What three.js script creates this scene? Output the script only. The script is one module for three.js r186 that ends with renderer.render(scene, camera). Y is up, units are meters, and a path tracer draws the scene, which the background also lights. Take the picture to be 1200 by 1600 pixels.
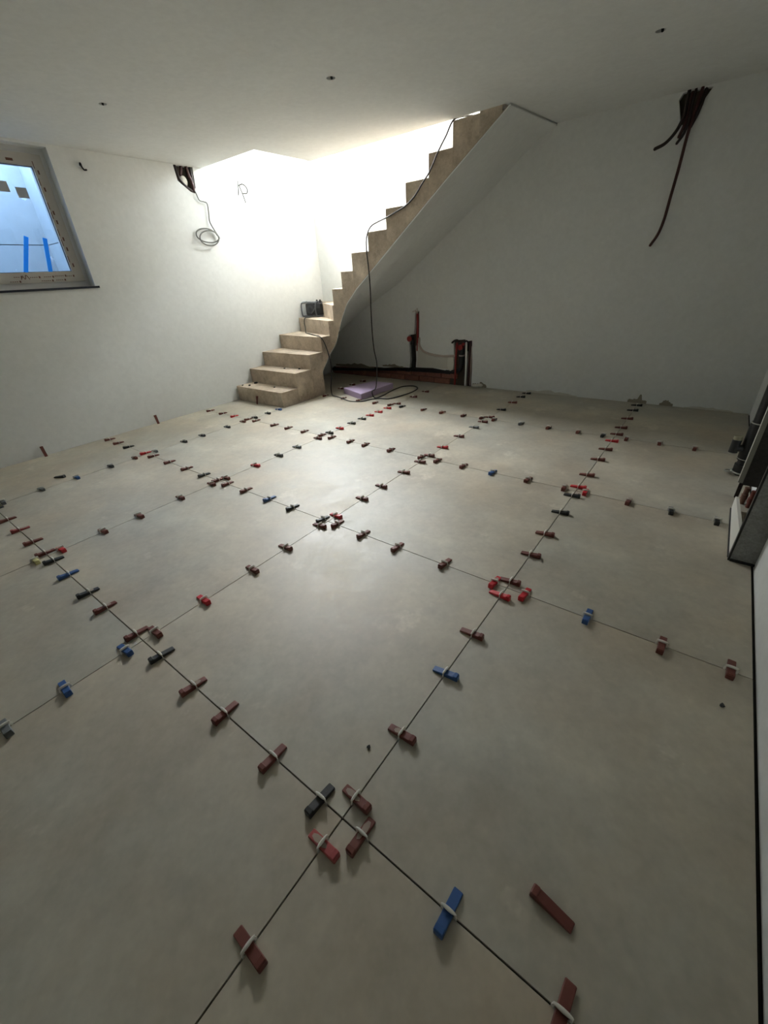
import * as THREE from 'three';
import { RectAreaLightUniformsLib } from 'three/addons/lights/RectAreaLightUniformsLib.js';
import { RoundedBoxGeometry } from 'three/addons/geometries/RoundedBoxGeometry.js';
import { mergeGeometries } from 'three/addons/utils/BufferGeometryUtils.js';

// ---------------------------------------------------------------- camera, sky, added lamp and windows, exposure
const scene = new THREE.Scene();
const renderer = new THREE.WebGLRenderer({ antialias: true });
renderer.toneMapping = THREE.LinearToneMapping;
renderer.toneMappingExposure = 1.9;
renderer.shadowMap.enabled = true;
RectAreaLightUniformsLib.init();

const camera = new THREE.PerspectiveCamera(102.669, 1200 / 1600, 0.05, 60);
camera.position.set(0, 1.346, 0);
camera.quaternion.setFromRotationMatrix(new THREE.Matrix4().makeBasis(
  new THREE.Vector3(0.799316, -0.058308, -0.598076),
  new THREE.Vector3(-0.257599, 0.865945, -0.428699),
  new THREE.Vector3(0.542897, 0.496729, 0.677143)));
scene.add(camera);

{ // clear blue sky: paler at the horizon, deeper overhead
  const w = 64, h = 32, d = new Float32Array(w * h * 4);
  for (let j = 0; j < h; j++) {
    const up = Math.max(0, (j + 0.5) / h * 2 - 1), k = Math.pow(up, 0.6);
    for (let i = 0; i < w; i++) d.set([0.46 - 0.22 * k, 0.68 - 0.18 * k, 1.0, 1], (j * w + i) * 4);
  }
  const sky = new THREE.DataTexture(d, w, h, THREE.RGBAFormat, THREE.FloatType);
  sky.mapping = THREE.EquirectangularReflectionMapping; sky.magFilter = THREE.LinearFilter; sky.needsUpdate = true;
  scene.background = sky;
  scene.backgroundIntensity = 4.6;
}
const ADDED_LAMP = { x: -2.75, y: 5.2, z: -4.1, w: 2.6, d: 1.5, nits: 0.1, color: new THREE.Color(0.97, 1.0, 1.0) };  // panel lamp added out of sight to light the stairwell

const ADDED_STAIR_WINDOW = { x0: -3.75, x1: -3.0, y0: 2.98, y1: 3.36, nits: 47, color: new THREE.Color(0.97, 1.0, 1.015) };   // unseen window added over the landing to light the floor below

const ADDED_SIDE_WINDOW = { z0: -5.12, z1: -4.15, y0: 3.0, y1: 3.42, nits: 185, color: ADDED_STAIR_WINDOW.color };   // second added window, round the corner, sized to light the floor

// ---------------------------------------------------------------- helpers
let seed = 7;
const rnd = () => { seed = (seed + 0x6d2b79f5) | 0; let t = Math.imul(seed ^ (seed >>> 15), 1 | seed); t = (t + Math.imul(t ^ (t >>> 7), 61 | t)) ^ t; return ((t ^ (t >>> 14)) >>> 0) / 4294967296; };
const V = (x, y, z) => new THREE.Vector3(x, y, z);
const used = {};
function numbered(name) { const n = used[name] = (used[name] ?? -1) + 1; return n ? name + '_' + String(n).padStart(3, '0') : name; }
function mesh(name, geo, mat, parent) {
  const m = new THREE.Mesh(geo, mat); m.name = name; m.castShadow = m.receiveShadow = true;
  parent.add(m); return m;
}
function thing(name, label, category, [x, y, z] = [0, 0, 0], turn = 0, group) {
  const o = new THREE.Group(); o.name = numbered(name); o.position.set(x, y, z); o.rotation.y = turn;
  o.userData = { label, category }; if (group) o.userData.group = group;
  scene.add(o); return o;
}
function struct(name, label, category) { const o = new THREE.Group(); o.name = name; o.userData = { kind: 'structure', label, category }; scene.add(o); return o; }
const box = (x0, x1, y0, y1, z0, z1) => new THREE.BoxGeometry(x1 - x0, y1 - y0, z1 - z0).translate((x0 + x1) / 2, (y0 + y1) / 2, (z0 + z1) / 2);
function merge(list) { return mergeGeometries(list.map((g) => (g.index ? g.toNonIndexed() : g))); }
const tube = (pts, r, seg = 40, rad = 8, closed = false) => new THREE.TubeGeometry(new THREE.CatmullRomCurve3(pts.map((p) => (p.isVector3 ? p : V(...p))), closed, 'centripetal'), seg, r, rad, closed);
function capsTube(pts, r, seg = 40, rad = 8) { // tube with round ends
  const a = pts[0], b = pts[pts.length - 1];
  return merge([tube(pts, r, seg, rad), new THREE.SphereGeometry(r, rad, 6).translate(...a), new THREE.SphereGeometry(r, rad, 6).translate(...b)]);
}
function worldUV(geo, s = 1) { // box-projected uv in metres / s
  const g = geo.index ? geo.toNonIndexed() : geo; const p = g.attributes.position; g.computeVertexNormals();
  const n = g.attributes.normal, uv = new Float32Array(p.count * 2);
  for (let i = 0; i < p.count; i++) {
    const ax = Math.abs(n.getX(i)), ay = Math.abs(n.getY(i)), az = Math.abs(n.getZ(i));
    let a, b; if (ay >= ax && ay >= az) { a = p.getX(i); b = p.getZ(i); } else if (ax >= az) { a = p.getZ(i); b = p.getY(i); } else { a = p.getX(i); b = p.getY(i); }
    uv[2 * i] = a / s; uv[2 * i + 1] = b / s;
  }
  g.setAttribute('uv', new THREE.BufferAttribute(uv, 2)); return g;
}
// shape in (a, b) extruded; to = 'x' (a=z,b=y at x0..x1), 'z' (a=x,b=y), 'y' (a=x,b=z)
function prism(pts, lo, hi, to, holes = []) {
  const sh = new THREE.Shape(pts.map((p) => new THREE.Vector2(p[0], p[1])));
  for (const h of holes) sh.holes.push(new THREE.Path(h.map((p) => new THREE.Vector2(p[0], p[1]))));
  const g = new THREE.ExtrudeGeometry(sh, { depth: hi - lo, bevelEnabled: false, curveSegments: 8 });
  const m = new THREE.Matrix4();
  if (to === 'z') m.makeTranslation(0, 0, lo);
  else if (to === 'x') m.set(0, 0, 1, lo, 0, 1, 0, 0, 1, 0, 0, 0, 0, 0, 0, 1);
  else m.set(1, 0, 0, 0, 0, 0, 1, lo, 0, 1, 0, 0, 0, 0, 0, 1);
  g.applyMatrix4(m);
  if (to !== 'z') { const q = g.index ? g.toNonIndexed() : g, p = q.attributes.position.array; for (let i = 0; i < p.length; i += 9) for (let k = 0; k < 3; k++) { const t = p[i + 3 + k]; p[i + 3 + k] = p[i + 6 + k]; p[i + 6 + k] = t; } q.computeVertexNormals(); return q; }
  return g;
}
// ---- procedural textures
function noiseGrid(n, cells, s) { let t = s; const r = () => { t = (t * 1664525 + 1013904223) >>> 0; return t / 4294967296; }; const g = Array.from({ length: cells * cells }, r);
  const o = new Float32Array(n * n); const f = (k) => k * k * (3 - 2 * k);
  for (let y = 0; y < n; y++) { const v = y / n * cells, j = Math.floor(v), b = f(v - j), j1 = (j + 1) % cells;
    for (let x = 0; x < n; x++) { const u = x / n * cells, i = Math.floor(u), a = f(u - i), i1 = (i + 1) % cells;
      o[y * n + x] = (g[j * cells + i] * (1 - a) + g[j * cells + i1] * a) * (1 - b) + (g[j1 * cells + i] * (1 - a) + g[j1 * cells + i1] * a) * b; } }
  return o; }
function fbm(n, cells, oct, s, gain = 0.55) { const o = new Float32Array(n * n); let amp = 1, tot = 0; for (let k = 0; k < oct; k++) { const c = cells << k; if (c > n) break; const g = noiseGrid(n, c, s + k * 101); for (let i = 0; i < o.length; i++) o[i] += g[i] * amp; tot += amp; amp *= gain; } for (let i = 0; i < o.length; i++) o[i] /= tot; return o; }
function texture(n, fn, srgb = true) { const d = new Uint8Array(n * n * 4); for (let i = 0; i < n * n; i++) { const c = fn(i, i % n, (i / n) | 0); d[4 * i] = c[0]; d[4 * i + 1] = c[1]; d[4 * i + 2] = c[2]; d[4 * i + 3] = 255; }
  const t = new THREE.DataTexture(d, n, n); t.wrapS = t.wrapT = THREE.RepeatWrapping; t.magFilter = THREE.LinearFilter; t.minFilter = THREE.LinearMipmapLinearFilter; t.generateMipmaps = true; if (srgb) t.colorSpace = THREE.SRGBColorSpace; t.needsUpdate = true; return t; }
const cl = (v) => Math.max(0, Math.min(255, v));
const N1 = fbm(512, 4, 7, 11, 0.62), N2 = fbm(512, 3, 4, 23), N3 = fbm(512, 64, 3, 37, 0.7), N4 = fbm(512, 8, 6, 51, 0.7);
const tileTex = texture(512, (i) => { const a = (N1[i] - 0.5) * 58, b = (N2[i] - 0.5) * 42, c = (N3[i] - 0.5) * 18; const w = Math.max(0, N4[i] - 0.66) * 160; return [cl(186 + a + c + b * 0.5 + w), cl(178 + a + c + w), cl(160 + a * 0.9 + c - b * 0.4 + w)]; });
const tileRough = texture(512, (i) => { const v = cl(150 + (N1[i] - 0.5) * 60 + (N3[i] - 0.5) * 30); return [v, v, v]; }, false);
const plasterTex = texture(512, (i) => { const a = (N1[i] - 0.5) * 10 + (N3[i] - 0.5) * 9; return [cl(238 + a), cl(240 + a), cl(237 + a)]; });
const ceilTex = texture(512, (i) => { const a = (N1[i] - 0.5) * 8 + (N3[i] - 0.5) * 10; return [cl(234 + a), cl(236 + a), cl(233 + a)]; });
const bumpTex = texture(512, (i) => { const v = cl(128 + (N3[i] - 0.5) * 150 + (N1[i] - 0.5) * 90); return [v, v, v]; }, false);
const concTex = texture(512, (i) => { const a = (N1[i] - 0.5) * 80, b = (N4[i] - 0.5) * 50, c = (N3[i] - 0.5) * 26; const w = Math.max(0, N2[i] - 0.58) * 170 - Math.max(0, N4[i] - 0.62) * 220; return [cl(196 + a * 0.8 + b + c + w), cl(180 + a * 0.8 + b + c + w), cl(160 + a * 0.75 + b + c + w)]; });
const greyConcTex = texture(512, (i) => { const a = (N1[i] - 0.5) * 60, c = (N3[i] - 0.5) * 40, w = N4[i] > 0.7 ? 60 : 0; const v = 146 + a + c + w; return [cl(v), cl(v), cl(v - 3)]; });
const wellTex = texture(512, (i) => { const a = (N1[i] - 0.5) * 30, w = N4[i] > 0.69 ? 38 : 0; return [cl(190 + a + w), cl(191 + a + w), cl(190 + a + w)]; });
const brickTex = texture(512, (i) => { const a = (N1[i] - 0.5) * 70 + (N3[i] - 0.5) * 40; return [cl(158 + a), cl(108 + a * 0.8), cl(94 + a * 0.7)]; });
const std = (o) => new THREE.MeshStandardMaterial({ roughness: 0.9, ...o });
const flat = (r, g, b, rough = 0.6, extra = {}) => new THREE.MeshStandardMaterial({ color: new THREE.Color().setRGB(r / 255, g / 255, b / 255, THREE.SRGBColorSpace), roughness: rough, ...extra });
const M = {
  tile: new THREE.MeshPhysicalMaterial({ ior: 1.7, map: tileTex, roughnessMap: tileRough, roughness: 0.92, bumpMap: bumpTex, bumpScale: 0.0004 }),
  screed: flat(34, 31, 28, 0.95),
  plaster: std({ map: plasterTex, bumpMap: bumpTex, bumpScale: 0.001 }),
  ceiling: std({ map: ceilTex, bumpMap: bumpTex, bumpScale: 0.001 }),
  concrete: std({ map: concTex, bumpMap: bumpTex, bumpScale: 0.004 }),
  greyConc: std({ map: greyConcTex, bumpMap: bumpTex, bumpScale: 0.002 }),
  well: std({ map: wellTex, bumpMap: bumpTex, bumpScale: 0.002 }),
  brick: std({ map: brickTex, bumpMap: bumpTex, bumpScale: 0.003 }),
  mortar: flat(150, 143, 128, 0.95), chase: flat(88, 80, 70, 0.95), filler: flat(214, 211, 200, 0.95),
  brown: flat(112, 58, 48, 0.55), brown2: flat(98, 62, 54, 0.6), red: flat(205, 38, 48, 0.42), redDusty: flat(170, 80, 78, 0.6), black: flat(42, 44, 44, 0.5), blue: flat(52, 92, 150, 0.5), grey: flat(112, 116, 118, 0.6), yellow: flat(210, 206, 150, 0.5),
  dust: flat(165, 148, 135, 0.95),
  clip: new THREE.MeshPhysicalMaterial({ color: 0xf6f4ec, roughness: 0.95, transmission: 0.35, thickness: 0 }),
  pipeBlack: flat(24, 24, 25, 0.45), conduit: flat(70, 34, 32, 0.55), conduitDark: flat(44, 32, 30, 0.6), redPipe: flat(150, 38, 34, 0.5), greyPipe: flat(200, 186, 174, 0.55),
  cable: flat(48, 47, 45, 0.55), greyCable: flat(104, 106, 100, 0.6), pencil: flat(58, 58, 54, 0.9),
  foam: flat(192, 172, 204, 0.85), pvc: flat(228, 228, 226, 0.35), gasket: flat(40, 46, 58, 0.7), tape: new THREE.MeshPhysicalMaterial({ color: 0x38c4ff, roughness: 0.9, transmission: 0.5, thickness: 0 }), sticker: new THREE.MeshPhysicalMaterial({ color: 0xc4beb4, roughness: 0.95, transmission: 0.35, thickness: 0 }), film: flat(205, 200, 190, 0.5), print: flat(110, 74, 58, 0.7),
  zinc: flat(168, 168, 158, 0.5), darkPanel: std({ map: greyConcTex, color: new THREE.Color(0.3, 0.3, 0.3) }), white: flat(226, 224, 214, 0.8), sand: flat(150, 144, 118, 0.7), copper: flat(122, 92, 76, 0.6), soil: flat(13, 13, 14, 0.45),
  radioBody: flat(34, 35, 38, 0.5), radioFrame: flat(105, 108, 112, 0.4), radioGrill: flat(58, 60, 64, 0.55),
  glass: new THREE.MeshPhysicalMaterial({ color: 0xffffff, transmission: 1, thickness: 0, roughness: 0.02, ior: 1.5 }),
  lamp: new THREE.MeshStandardMaterial({ color: 0xffffff, emissive: ADDED_LAMP.color, emissiveIntensity: 1.5 }),  // glow of the added panel lamp
};

// ---------------------------------------------------------------- room dimensions (metres)
const XL = -5.07, XR = 0.432, ZB = -5.175, ZF = 2.0, H = 2.51, SLAB = 0.3, TOP = 5.25;
const XS = -4.134, ZS = -4.275;                 // inner faces of the stair
const GX = -0.51, GZ = -0.35, T = 1.2;          // joint grid
const rectHole = (a0, a1, b0, b1) => [[a0, b0], [a0, b1], [a1, b1], [a1, b0]];

// floor: screed and tiles
{
  const f = struct('floor', 'beige matt porcelain tile floor with open dark joints', 'floor');
  mesh('screed', box(XL - 0.3, XR + 0.6, -0.25, -0.012, ZB - 0.3, ZF + 0.3), M.screed, f);
  const J = 0.0024, xs = [XL + 0.004, GX - 3 * T, GX - 2 * T, GX - T, GX, XR - 0.012], zs = [ZB + 0.004, GZ - 3 * T, GZ - 2 * T, GZ - T, GZ, GZ + T, ZF - 0.005];
  const add = (pts) => {
    const g = prism(pts, -0.011, 0, 'y'); const p = g.attributes.position, uv = g.attributes.uv, ox = rnd() * 3, oz = rnd() * 3, fl = rnd() < 0.5 ? 1 : -1;
    for (let i = 0; i < p.count; i++) uv.setXY(i, fl * p.getX(i) / 1.7 + ox, p.getZ(i) / 1.7 + oz);
    mesh('tile', g, M.tile, f);
  };
  for (let i = 0; i < 5; i++) for (let j = 0; j < 6; j++) {
    let x0 = xs[i] + (i ? J : 0), x1 = xs[i + 1] - (i < 4 ? J : 0), z0 = zs[j] + (j ? J : 0), z1 = zs[j + 1] - J;
    if (i === 0 && j === 1) { z0 = -3.284; }
    if (i === 0 && j === 0) { add([[x0, z0], [x1, z0], [x1, -4.07], [-4.16, -4.07], [x0, -4.325]]); continue; }
    add([[x0, z0], [x1, z0], [x1, z1], [x0, z1]]);
  }
}
// left wall, both storeys, with the window opening
const W = { z0: -2.0, z1: -1.15, y0: 1.43, y1: 2.49 };
{
  const w = struct('wall_left', 'white plastered wall with a window by the ceiling', 'wall');
  mesh('plaster', worldUV(prism([[ZB - 0.3, -0.25], [ZF + 0.3, -0.25], [ZF + 0.3, TOP], [ZB - 0.3, TOP]], XL - 0.3, XL, 'x',
    [rectHole(W.z0, W.z1, W.y0, W.y1), rectHole(ADDED_SIDE_WINDOW.z0, ADDED_SIDE_WINDOW.z1, ADDED_SIDE_WINDOW.y0, ADDED_SIDE_WINDOW.y1), [[-3.30, 2.285], [-3.175, 2.37], [-3.165, 2.505], [-3.39, 2.505], [-3.375, 2.33], [-3.34, 2.275]], rectHole(-2.243, -2.225, 2.385, 2.4)]), 2.3), M.plaster, w);
  mesh('chase_back', box(XL - 0.1, XL - 0.06, 2.26, 2.51, -3.41, -3.15), M.chase, w);
  mesh('mortar_lump', new THREE.SphereGeometry(0.045, 10, 8).scale(0.5, 1.15, 1).translate(XL - 0.03, 2.375, -3.262), M.filler, w);
  const pm = (pts) => mesh('pencil_mark', tube(pts.map(([z, y]) => [XL + 0.0015, y, z]), 0.0055, 24, 5), M.pencil, w);
  pm([[-3.964, 2.44], [-3.95, 2.38], [-3.935, 2.30]]);
  pm([[-3.965, 2.405], [-4.0, 2.31], [-4.02, 2.235]]);
  pm([[-3.968, 2.40], [-4.02, 2.415], [-4.065, 2.395], [-4.08, 2.36], [-4.06, 2.33], [-4.0, 2.325]]);
}
// back wall: plaster coat with cut chases over brick
{
  const w = struct('wall_back', 'white plastered wall with chases cut above the floor', 'wall');
  const o = [[XL - 0.3, -0.25], [-5.06, -0.25], [-5.06, 0.10], [-4.8, 0.115], [-4.5, 0.118], [-4.2, 0.15], [-3.95, 0.148], [-3.7, 0.175], [-3.49, 0.178], [-3.475, 0.3], [-3.482, 0.5], [-3.49, 0.62], [-3.40, 0.63], [-3.375, 0.9], [-3.31, 0.93], [-3.315, 0.72], [-3.322, 0.52], [-3.375, 0.48], [-3.37, 0.3], [-3.38, 0.19],
    [-3.1, 0.2], [-2.9, 0.18], [-2.78, 0.195], [-2.77, 0.4], [-2.785, 0.57], [-2.61, 0.585], [-2.6, 0.3], [-2.605, -0.25], [-2.585, -0.25], [-2.58, 0.3], [-2.585, 0.565], [-2.515, 0.575], [-2.5, 0.3], [-2.5, -0.25], [XR + 0.6, -0.25], [XR + 0.6, TOP], [XL - 0.3, TOP]];
  mesh('plaster', worldUV(prism(o, ZB - 0.045, ZB, 'z', [[[-0.76, 2.46], [-0.71, 2.30], [-0.63, 2.28], [-0.6, 2.40], [-0.54, 2.495], [-0.74, 2.5]], rectHole(ADDED_STAIR_WINDOW.x0, ADDED_STAIR_WINDOW.x1, ADDED_STAIR_WINDOW.y0, ADDED_STAIR_WINDOW.y1)]), 2.3), M.plaster, w);
  mesh('masonry', worldUV(prism([[XL - 0.3, -0.25], [XR + 0.6, -0.25], [XR + 0.6, TOP], [XL - 0.3, TOP]], ZB - 0.3, ZB - 0.045, 'z', [rectHole(ADDED_STAIR_WINDOW.x0, ADDED_STAIR_WINDOW.x1, ADDED_STAIR_WINDOW.y0, ADDED_STAIR_WINDOW.y1)]), 1), M.chase, w);
  const bg = [0, 1, 2].map((k) => worldUV(new RoundedBoxGeometry(0.24, 0.068, 0.03, 1, 0.004).translate(k * 0.37, k * 0.2, 0), 0.5).translate(-k * 0.37, -k * 0.2, 0));
  for (let r = 0; r < 2; r++) for (let k = 0; k < 11; k++) {
    const x = -4.98 + k * 0.252 + (r ? 0.12 : 0); if (x > -2.66) continue;
    if (x > -2.72) continue;
    mesh('brick', bg[k % 3], M.brick, w).position.set(x, 0.032 + r * 0.078, ZB - 0.032 + (rnd() - 0.5) * 0.006);
  }
  // mortar filled between the two vertical chases, and rough patches at the foot of the wall
  mesh('mortar_patch', prism([[-3.36, 0.2], [-2.79, 0.2], [-2.785, 0.36], [-2.95, 0.345], [-3.12, 0.36], [-3.24, 0.42], [-3.34, 0.52]], ZB - 0.01, ZB + 0.002, 'z'), M.filler, w);
  mesh('plaster_blob', new THREE.SphereGeometry(0.06, 14, 10).scale(0.9, 1.6, 0.14).translate(-2.82, 0.275, ZB + 0.002), M.white, w);
  const ragged = (x0, x1, hgt, y0 = 0.0) => { const pts = [[x0, y0]]; const n = 12; for (let i = 0; i <= n; i++) pts.push([x0 + (x1 - x0) * i / n, y0 + hgt * (0.35 + 0.65 * rnd()) * Math.sin(Math.PI * (0.12 + 0.76 * i / n))]); pts.push([x1, y0]); return prism(pts, ZB - 0.005, ZB + 0.004, 'z'); };
  for (const [a, b, h] of [[-2.49, -2.28, 0.08], [-1.75, -1.15, 0.05], [-0.62, -0.44, 0.10], [-0.32, -0.2, 0.07], [-0.1, 0.3, 0.03]]) mesh('mortar_patch', ragged(a, b, h), h > 0.06 ? M.mortar : M.filler, w);
  for (const [a, b, h, y] of [[-4.95, -4.15, 0.07, 0.12], [-3.98, -3.6, 0.05, 0.17]]) mesh('mortar_patch', ragged(a, b, h, y), M.mortar, w);
  mesh('mortar_patch', merge([new THREE.SphereGeometry(0.05, 10, 6).scale(1.2, 0.5, 0.6).translate(-2.42, 0.02, ZB + 0.03), new THREE.SphereGeometry(0.04, 10, 6).scale(1, 0.6, 0.6).translate(-2.36, 0.03, ZB + 0.025)]), M.filler, w);
}
// right wall with the open pipe shaft
{
  const w = struct('wall_right', 'pale plastered wall along the right edge with an open shaft', 'wall');
  mesh('plaster', worldUV(merge([box(XR, XR + 0.35, -0.25, TOP, -2.37, ZF + 0.3), box(XR, XR + 0.35, -0.25, TOP, ZB - 0.3, -3.165)]), 2.3), M.plaster, w);
  mesh('shaft_lining', worldUV(merge([box(XR + 0.3, XR + 0.6, -0.25, TOP, -3.165, -2.37), box(XR, XR + 0.35, H, TOP, -3.165, -2.37), box(XR - 0.001, XR + 0.3, -0.01, H, -3.166, -3.1635)]), 1), M.chase, w);
}
{
  const w = struct('wall_front', 'plastered wall behind the camera', 'wall');
  mesh('plaster', worldUV(box(XL - 0.3, XR + 0.6, -0.25, TOP, ZF, ZF + 0.3), 2.3), M.plaster, w);
}
// ceiling slab with the L-shaped stair opening and three cable holes
const CH = [[-3.869, -1.99, 0.026], [-2.501, -2.866, 0.03], [-0.74, -3.833, 0.027]];
{
  const c = struct('ceiling', 'smooth white plastered ceiling with three cable holes', 'ceiling');
  const circ = (x, z, r) => Array.from({ length: 20 }, (_, i) => [x + r * Math.cos(i / 20 * 6.2832), z + r * Math.sin(i / 20 * 6.2832)]);
  const out = [[XL - 0.1, ZF + 0.1], [XR + 0.45, ZF + 0.1], [XR + 0.45, ZB - 0.02], [-1.80, ZB - 0.02], [-1.88, ZS], [-4.14, ZS], [-4.14, -3.5], [XL - 0.1, -3.5]];
  mesh('slab', worldUV(prism(out, H, H + SLAB, 'y', CH.map(([x, z, r]) => circ(x, z, r))), 2.1), M.ceiling, c);
  for (const [x, z, r] of CH) mesh('hole_lining', merge([new THREE.CylinderGeometry(r + 0.004, r + 0.004, 0.12, 20, 1, true).translate(x, H + 0.065, z), new THREE.CylinderGeometry(r + 0.004, r + 0.004, 0.005, 20).translate(x, H + 0.125, z)]), M.pipeBlack, c);
  const k = 0.014; // plastered corner bead around the opening
  const strip = (a, b, nx, nz) => { const g = new THREE.BufferGeometry(); const q = [[a[0], H - 0.001, a[1]], [b[0], H - 0.001, b[1]], [b[0] + nx * k, H + k, b[1] + nz * k], [a[0] + nx * k, H + k, a[1] + nz * k], [a[0], H + k, a[1]], [b[0], H + k, b[1]]];
    g.setAttribute('position', new THREE.Float32BufferAttribute([0, 1, 2, 0, 2, 3, 3, 2, 5, 3, 5, 4].flatMap((i) => q[i]), 3)); g.computeVertexNormals(); return worldUV(g, 2); };
  mesh('corner_bead', merge([strip([XL, -3.5], [-4.14, -3.5], 0, -1), strip([-4.14, -3.5], [-4.14, ZS], -1, 0), strip([-4.14, ZS], [-2.36, ZS], 0, -1)]), M.plaster, c);
}
{ // upper storey ceiling, out of sight above the stairwell; raw concrete chosen to cut bounce
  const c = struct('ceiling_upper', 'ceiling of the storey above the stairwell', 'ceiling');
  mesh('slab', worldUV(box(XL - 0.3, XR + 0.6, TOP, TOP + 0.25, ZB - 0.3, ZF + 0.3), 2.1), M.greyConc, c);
}
{ // added lamp, unseen above the stairwell, put in to light its walls
  const l = thing('added_panel_lamp', 'added unseen panel lamp on the upper ceiling over the stairwell', 'lamp', [ADDED_LAMP.x, ADDED_LAMP.y, ADDED_LAMP.z]);
  const w = ADDED_LAMP.w / 2, d = ADDED_LAMP.d / 2;
  mesh('frame', merge([box(-w - 0.03, w + 0.03, 0.0, 0.05, d, d + 0.03), box(-w - 0.03, w + 0.03, 0.0, 0.05, -d - 0.03, -d), box(-w - 0.03, -w, 0, 0.05, -d, d), box(w, w + 0.03, 0, 0.05, -d, d)]), M.pvc, l);
  mesh('diffuser', box(-w, w, 0.012, 0.04, -d, d), M.lamp, l);
  const a = new THREE.RectAreaLight(ADDED_LAMP.color, ADDED_LAMP.nits, ADDED_LAMP.w, ADDED_LAMP.d); a.position.set(0, 0.005, 0); a.rotation.x = -Math.PI / 2; l.add(a);
}
// light well outside the window
{
  const o = struct('wall_light_well', 'pale panels of the light well outside the window', 'wall');
  const x0 = -6.2, x1 = XL - 0.3, z0 = -2.12, z1 = -0.6, seam = 1.868, g = 0.004;
  const pan = (b) => mesh('panel', worldUV(b, 1.4), M.well, o);
  pan(box(x0 - 0.1, x0, 0.8, seam - g, z0 - 0.1, z1 + 0.1)); pan(box(x0 - 0.1, x0, seam + g, 2.63, z0 - 0.1, z1 + 0.1));
  pan(box(x0, x1, 0.8, seam - g, z0 - 0.1, z0)); pan(box(x0, x1, seam + g, 2.63, z0 - 0.1, z0));
  pan(box(x0, x1, 0.8, 2.63, z1, z1 + 0.1));
  mesh('seam_backing', merge([box(x0 - 0.12, x0 - 0.06, seam - 0.05, seam + 0.05, z0, z1), box(x0, x1, seam - 0.05, seam + 0.05, z0 - 0.12, z0 - 0.06)]), M.chase, o);
  mesh('well_floor', worldUV(box(x0 - 0.1, x1, 0.7, 0.8, z0 - 0.1, z1 + 0.1), 1), M.greyConc, o);
}
// window
{
  const w = struct('window_1', 'small white plastic window with blue tape strips and film', 'window');
  const fx0 = XL - 0.165, fx1 = XL - 0.1, gx = XL - 0.108;
  const ring = (z0, z1, y0, y1, t, xa, xb) => merge([box(xa, xb, y0, y1, z0, z0 + t), box(xa, xb, y0, y1, z1 - t, z1), box(xa, xb, y0, y0 + t, z0 + t, z1 - t), box(xa, xb, y1 - t, y1, z0 + t, z1 - t)]);
  const f = mesh('window_frame', ring(W.z0, W.z1, W.y0, W.y1, 0.06, fx0, fx1), M.pvc, w);
  const s = mesh('sash', merge([ring(-1.962, -1.205, 1.485, 2.445, 0.085, fx0 + 0.005, fx1 + 0.012)]), M.film, w);
  s.userData.label = 'sash under dusty printed protective film';
  mesh('gasket', ring(-1.879, -1.288, 1.568, 2.362, 0.006, gx - 0.01, fx1 - 0.004), M.pipeBlack, s);
  mesh('pane', box(gx - 0.003, gx + 0.003, 1.568, 2.362, -1.879, -1.288), M.glass, w);
  mesh('sealing_strip', box(XL - 0.1, XL + 0.018, W.y0 - 0.012, W.y0 + 0.006, W.z0 - 0.03, W.z1 + 0.02), M.gasket, w);
  // blue tape strips on the pane
  const tp = (z0, y0, z1, y1) => { const g = new THREE.BoxGeometry(0.002, Math.hypot(y1 - y0, z1 - z0), 0.034); g.rotateX(Math.atan2(z1 - z0, y1 - y0)); return mesh('tape_strip', g.translate(gx + 0.006, (y0 + y1) / 2, (z0 + z1) / 2), M.tape, w); };
  tp(-1.62, 1.845, -1.505, 1.57); 
  { const t2 = tp(-1.755, 1.835, -1.685, 1.52); t2.position.x = 0.012; }
  for (const [z, y] of [[-1.725, 2.165], [-1.6, 2.2]]) mesh('sticker', new THREE.BoxGeometry(0.002, 0.075, 0.08).translate(gx + 0.005, y, z), M.sticker, w);
  // print on the protective film: marks and a zigzag logo
  const marks = [];
  const dash = (z, y, l, t) => marks.push(new THREE.BoxGeometry(0.001, t, l).translate(fx1 + 0.0125, y, z));
  for (const [z, y, n] of [[-1.40, 1.535, 3], [-1.52, 1.53, 4], [-1.63, 1.53, 4], [-1.72, 1.535, 5], [-1.82, 1.532, 3], [-1.6, 1.5, 5], [-1.72, 1.502, 4], [-1.36, 1.5, 4]]) { for (let k = 0; k < n; k++) dash(z - k * 0.016, y, 0.011, 0.005); dash(z - n * 0.016 - 0.006, y, 0.012, 0.016); }
  for (const y of [1.62, 1.75, 1.83, 1.96, 2.03, 2.2, 2.32]) { dash(-1.905, y, 0.012, 0.03); dash(-1.885, y + 0.05, 0.006, 0.05); }
  for (let k = 0; k < 3; k++) dash(-1.5 - k * 0.11, 2.39 + 0.012 * (k % 2), 0.05, 0.018);
  mesh('film_print', merge(marks), M.print, s);
  mesh('film_print', tube([[fx1 + 0.0125, 1.515, -1.445], [fx1 + 0.0125, 1.545, -1.46], [fx1 + 0.0125, 1.517, -1.475], [fx1 + 0.0125, 1.55, -1.49], [fx1 + 0.0125, 1.515, -1.51]], 0.003, 24, 5), M.print, s);
}

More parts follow.
